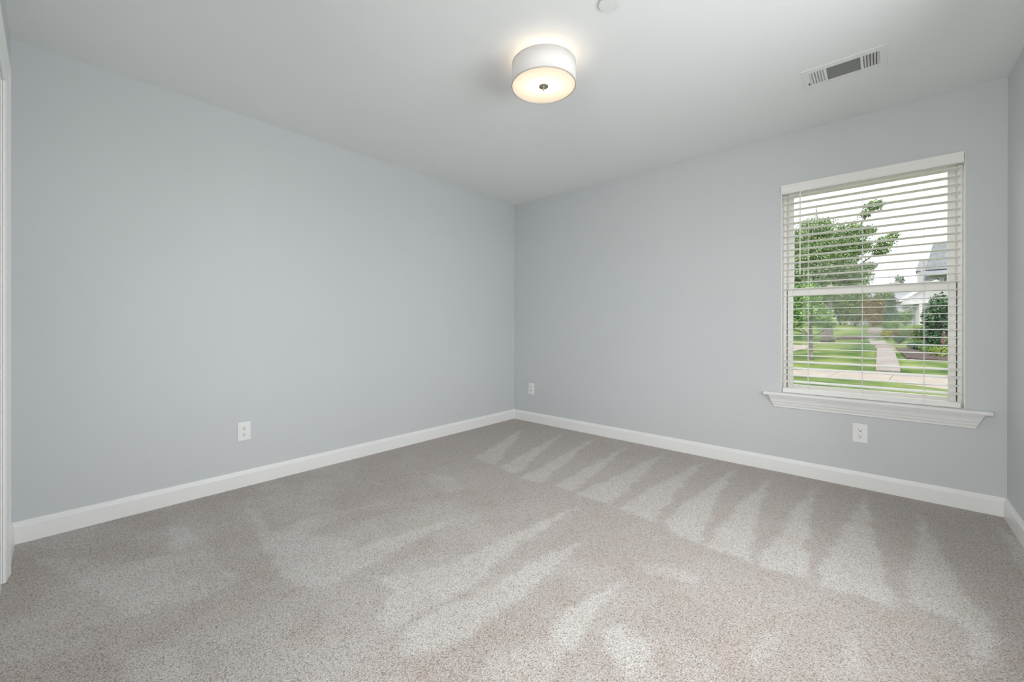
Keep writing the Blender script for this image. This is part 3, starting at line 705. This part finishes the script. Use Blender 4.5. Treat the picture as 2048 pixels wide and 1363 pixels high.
bush('small round dark green shrub where the path steps begin', 3.90, 26.6, 0.26, 0.28, 0.45, 700, 0.08, M_ever, 29, 'garden shrubs', ex)
bush('long low grey-green hedge below the white house', 4.85, 28.7, 0.70, 0.5, 0.70, 2200, 0.10, M_bgl, 30, 'garden shrubs', ((0.7, 0, 0.5, 0.8), (-0.7, 0, 0.5, 0.8)))
bush('small leafy shrub against the white house wall', 4.75, 45.5, 0.55, 0.6, 1.3, 900, 0.16, M_hyd, 31, 'garden shrubs', ex)
plant('evergreen_tree', 'dark evergreen tree at the right edge of the window view', 'tree', (5.45, 25.2, gz(25.2)),
      [(5.45, 25.3, 1.0, 0.60, 0.6, 0.95), (5.30, 25.2, 2.05, 0.50, 0.5, 0.65), (5.1, 25.0, 0.45, 0.50, 0.5, 0.5), (5.75, 25.5, 1.7, 0.4, 0.4, 0.9), (4.98, 24.9, 1.45, 0.42, 0.4, 0.6), (4.78, 24.8, 0.75, 0.30, 0.3, 0.4)], 5200, 0.12, M_ever, 32,
      [('trunk', [([(5.45, 25.2, gz(25.2)-0.05), (5.45, 25.2, 2.2)], [0.08, 0.02])])])
bush('lime green bush nearest the sidewalk on the right', 4.98, 20.9, 0.30, 0.32, 0.52, 1200, 0.085, M_lime, 33, 'garden shrubs', ex, base=-0.30)
bush('pale green bush left of the lime green bush', 4.68, 22.0, 0.27, 0.3, 0.50, 900, 0.085, M_hyd, 34, 'garden shrubs', ex, base=-0.22)
bush('dark low shrub on the mulch left of the lime bush', 4.45, 23.6, 0.38, 0.35, 0.42, 900, 0.10, M_ever, 39, 'garden shrubs', ex)
bush('upright mid green bush under the dark evergreen', 5.42, 23.0, 0.22, 0.25, 0.75, 900, 0.09, M_hyd, 37, 'garden shrubs', ex)
plant('flowering_plant', 'tall pink and white flowering plant before the dark evergreen', 'plant', (5.22, 22.4, gz(22.4)),
      [(5.22, 22.4, 0.62, 0.07, 0.08, 0.28), (5.19, 22.4, 0.40, 0.10, 0.1, 0.15)], 130, 0.06, M_flow, 35, [('stem', [([(5.22, 22.4, gz(22.4)-0.03), (5.22, 22.4, 0.7)], [0.012, 0.006])])], part='flowers')
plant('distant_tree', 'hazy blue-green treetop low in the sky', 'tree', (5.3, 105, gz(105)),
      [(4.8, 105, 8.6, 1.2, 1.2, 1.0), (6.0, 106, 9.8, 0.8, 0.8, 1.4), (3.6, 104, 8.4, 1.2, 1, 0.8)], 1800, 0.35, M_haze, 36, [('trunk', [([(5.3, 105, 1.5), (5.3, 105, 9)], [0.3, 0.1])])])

# white house with a gable and a porch corner
hx, hy = 4.55, 48.7; hz = gz(48.7)
U = Vector((0.74, 0.673, 0)); U2 = Vector((0.9975, -0.07, 0)); V2 = Vector((0.07, 0.9975, 0)); Vb = Vector((-0.673, 0.74, 0))
house = thing('white_house', 'white sided house with sloping gable right of the far hedge', 'house', (hx, hy, hz))
def hp(u, v, z): return Vector((hx, hy, z))+U*u+Vb*v
def hpart(name, rings, m, parent=None):
    bm = bmesh.new(); loft(bm, rings); o = obj(name, bm, m, parent or house)
    o.matrix_parent_inverse = Matrix.Translation(house.location).inverted() if parent is None else Matrix.Identity(4)
    return o
hpart('wall', [[hp(0.1, 0, hz-0.3), hp(6.3, 0, hz-0.3), hp(6.3, 0, 3.45), hp(3.2, 0, 5.1), hp(0.1, 0, 3.45)],
               [hp(0.1, 6, hz-0.3), hp(6.3, 6, hz-0.3), hp(6.3, 6, 3.45), hp(3.2, 6, 5.1), hp(0.1, 6, 3.45)]], M_side)
hpart('roof', [[hp(-0.15, v, 3.28), hp(3.2, v, 5.10), hp(6.6, v, 3.28), hp(6.6, v, 3.44), hp(3.2, v, 5.28), hp(-0.15, v, 3.44)] for v in (-0.02, 6.2)], M_roof)
hpart('fascia', [[hp(-0.2, v, 3.30), hp(3.2, v, 5.12), hp(6.65, v, 3.30), hp(6.65, v, 3.52), hp(3.2, v, 5.36), hp(-0.2, v, 3.52)] for v in (-0.16, -0.06)], M_etrim)
hpart('porch_roof', [[hp(0.0, v, 3.02), hp(2.6, v, 3.22), hp(2.6, v, 3.42), hp(0.0, v, 3.20)] for v in (-1.0, -0.02)], M_etrim)
bm = bmesh.new(); tube(bm, [hp(0.28, -0.75, 3.15), hp(0.28, -0.75, 2.75), hp(0.10, -0.08, 2.45), hp(0.10, -0.08, hz)], 0.06, 8)
o = obj('downspout', bm, M_etrim, house); o.matrix_parent_inverse = Matrix.Translation(house.location).inverted()
hpart('column', [[hp(u, v, z) for u, v in ((0.75, -0.98), (1.05, -0.98), (1.05, -0.68), (0.75, -0.68))] for z in (hz-0.2, 3.05)], M_etrim)
wf = hpart('window', [[hp(1.55, v, 1.6), hp(2.25, v, 1.6), hp(2.25, v, 2.8), hp(1.55, v, 2.8)] for v in (-0.05, 0.02)], M_etrim)
hpart('pane', [[hp(1.62, v, 1.67), hp(2.18, v, 1.67), hp(2.18, v, 2.73), hp(1.62, v, 2.73)] for v in (-0.07, -0.045)], M_pane, wf)

# grey roofed tall house further back
gx_, gy_ = 8.85, 88.6; gz_ = gz(88.6)
tower = thing('grey_house', 'tall house with steep grey roof showing above the window rail', 'house', (gx_, gy_, gz_))
def gp(u, v, z): return Vector((gx_, gy_, z))+U2*u+V2*v
def gpart(name, rings, m, parent=None):
    bm = bmesh.new(); loft(bm, rings); o = obj(name, bm, m, parent or tower)
    o.matrix_parent_inverse = Matrix.Translation(tower.location).inverted() if parent is None else Matrix.Identity(4)
    return o
gpart('wall', [[gp(0, v, gz_-0.3), gp(8, v, gz_-0.3), gp(8, v, 10.0), gp(0, v, 10.0)] for v in (0, 3)], M_side)
gpart('roof', [[gp(-0.35, -0.4, 9.9), gp(8.4, -0.4, 9.9), gp(8.4, 3.4, 9.9), gp(-0.35, 3.4, 9.9)], [gp(0.5, 1.2, 14.4), gp(7.8, 1.2, 14.4), gp(7.8, 1.8, 14.4), gp(0.5, 1.8, 14.4)]], M_roof)
gpart('porch_roof', [[gp(-0.9, -1.6, 8.9), gp(8.4, -1.6, 8.9), gp(8.4, -0.02, 9.75), gp(-0.9, -0.02, 9.75)], [gp(-0.9, -1.6, 9.1), gp(8.4, -1.6, 9.1), gp(8.4, -0.02, 9.9), gp(-0.9, -0.02, 9.9)]], M_roof)
for u in (0.9, 1.9, 2.9):
    wf = gpart('window', [[gp(u-0.32, v, 7.2), gp(u+0.32, v, 7.2), gp(u+0.32, v, 8.7), gp(u-0.32, v, 8.7)] for v in (-0.06, 0.02)], M_etrim)
    gpart('pane', [[gp(u-0.24, v, 7.3), gp(u+0.24, v, 7.3), gp(u+0.24, v, 8.6), gp(u-0.24, v, 8.6)] for v in (-0.09, -0.055)], M_pane, wf)
gpart('chimney', [[gp(u, v, z) for u, v in ((5.0, 1.1), (5.8, 1.1), (5.8, 1.8), (5.0, 1.8))] for z in (13.5, 15.6)], M_roof)
# small pale house between the tall one and the treetop
fx, fy = 8.2, 102.0; fz = gz(102)
far_h = thing('pale_house', 'small pale house far away left of the tall grey roof', 'house', (fx, fy, fz))
def fpart(name, rings, m, parent=None):
    bm = bmesh.new(); loft(bm, rings); o = obj(name, bm, m, parent or far_h)
    o.matrix_parent_inverse = Matrix.Translation(far_h.location).inverted() if parent is None else Matrix.Identity(4)
    return o
def fp(u, v, z): return Vector((fx, fy, z))+U2*u+V2*v
fpart('wall', [[fp(0, v, fz-0.3), fp(1.6, v, fz-0.3), fp(1.6, v, 11.2), fp(0, v, 11.2)] for v in (0, 6)], M_side)
fpart('roof', [[fp(-0.2, -0.2, 11.1), fp(1.8, -0.2, 11.1), fp(1.8, 6.2, 11.1), fp(-0.2, 6.2, 11.1)], [fp(0.2, 2.8, 13.3), fp(1.4, 2.8, 13.3), fp(1.4, 3.2, 13.3), fp(0.2, 3.2, 13.3)]], M_roof)
wf = fpart('window', [[fp(0.8, v, 9.2), fp(1.6, v, 9.2), fp(1.6, v, 10.6), fp(0.8, v, 10.6)] for v in (-0.06, 0.02)], M_etrim)
fpart('pane', [[fp(0.88, v, 9.3), fp(1.52, v, 9.3), fp(1.52, v, 10.5), fp(0.88, v, 10.5)] for v in (-0.09, -0.055)], M_pane, wf)
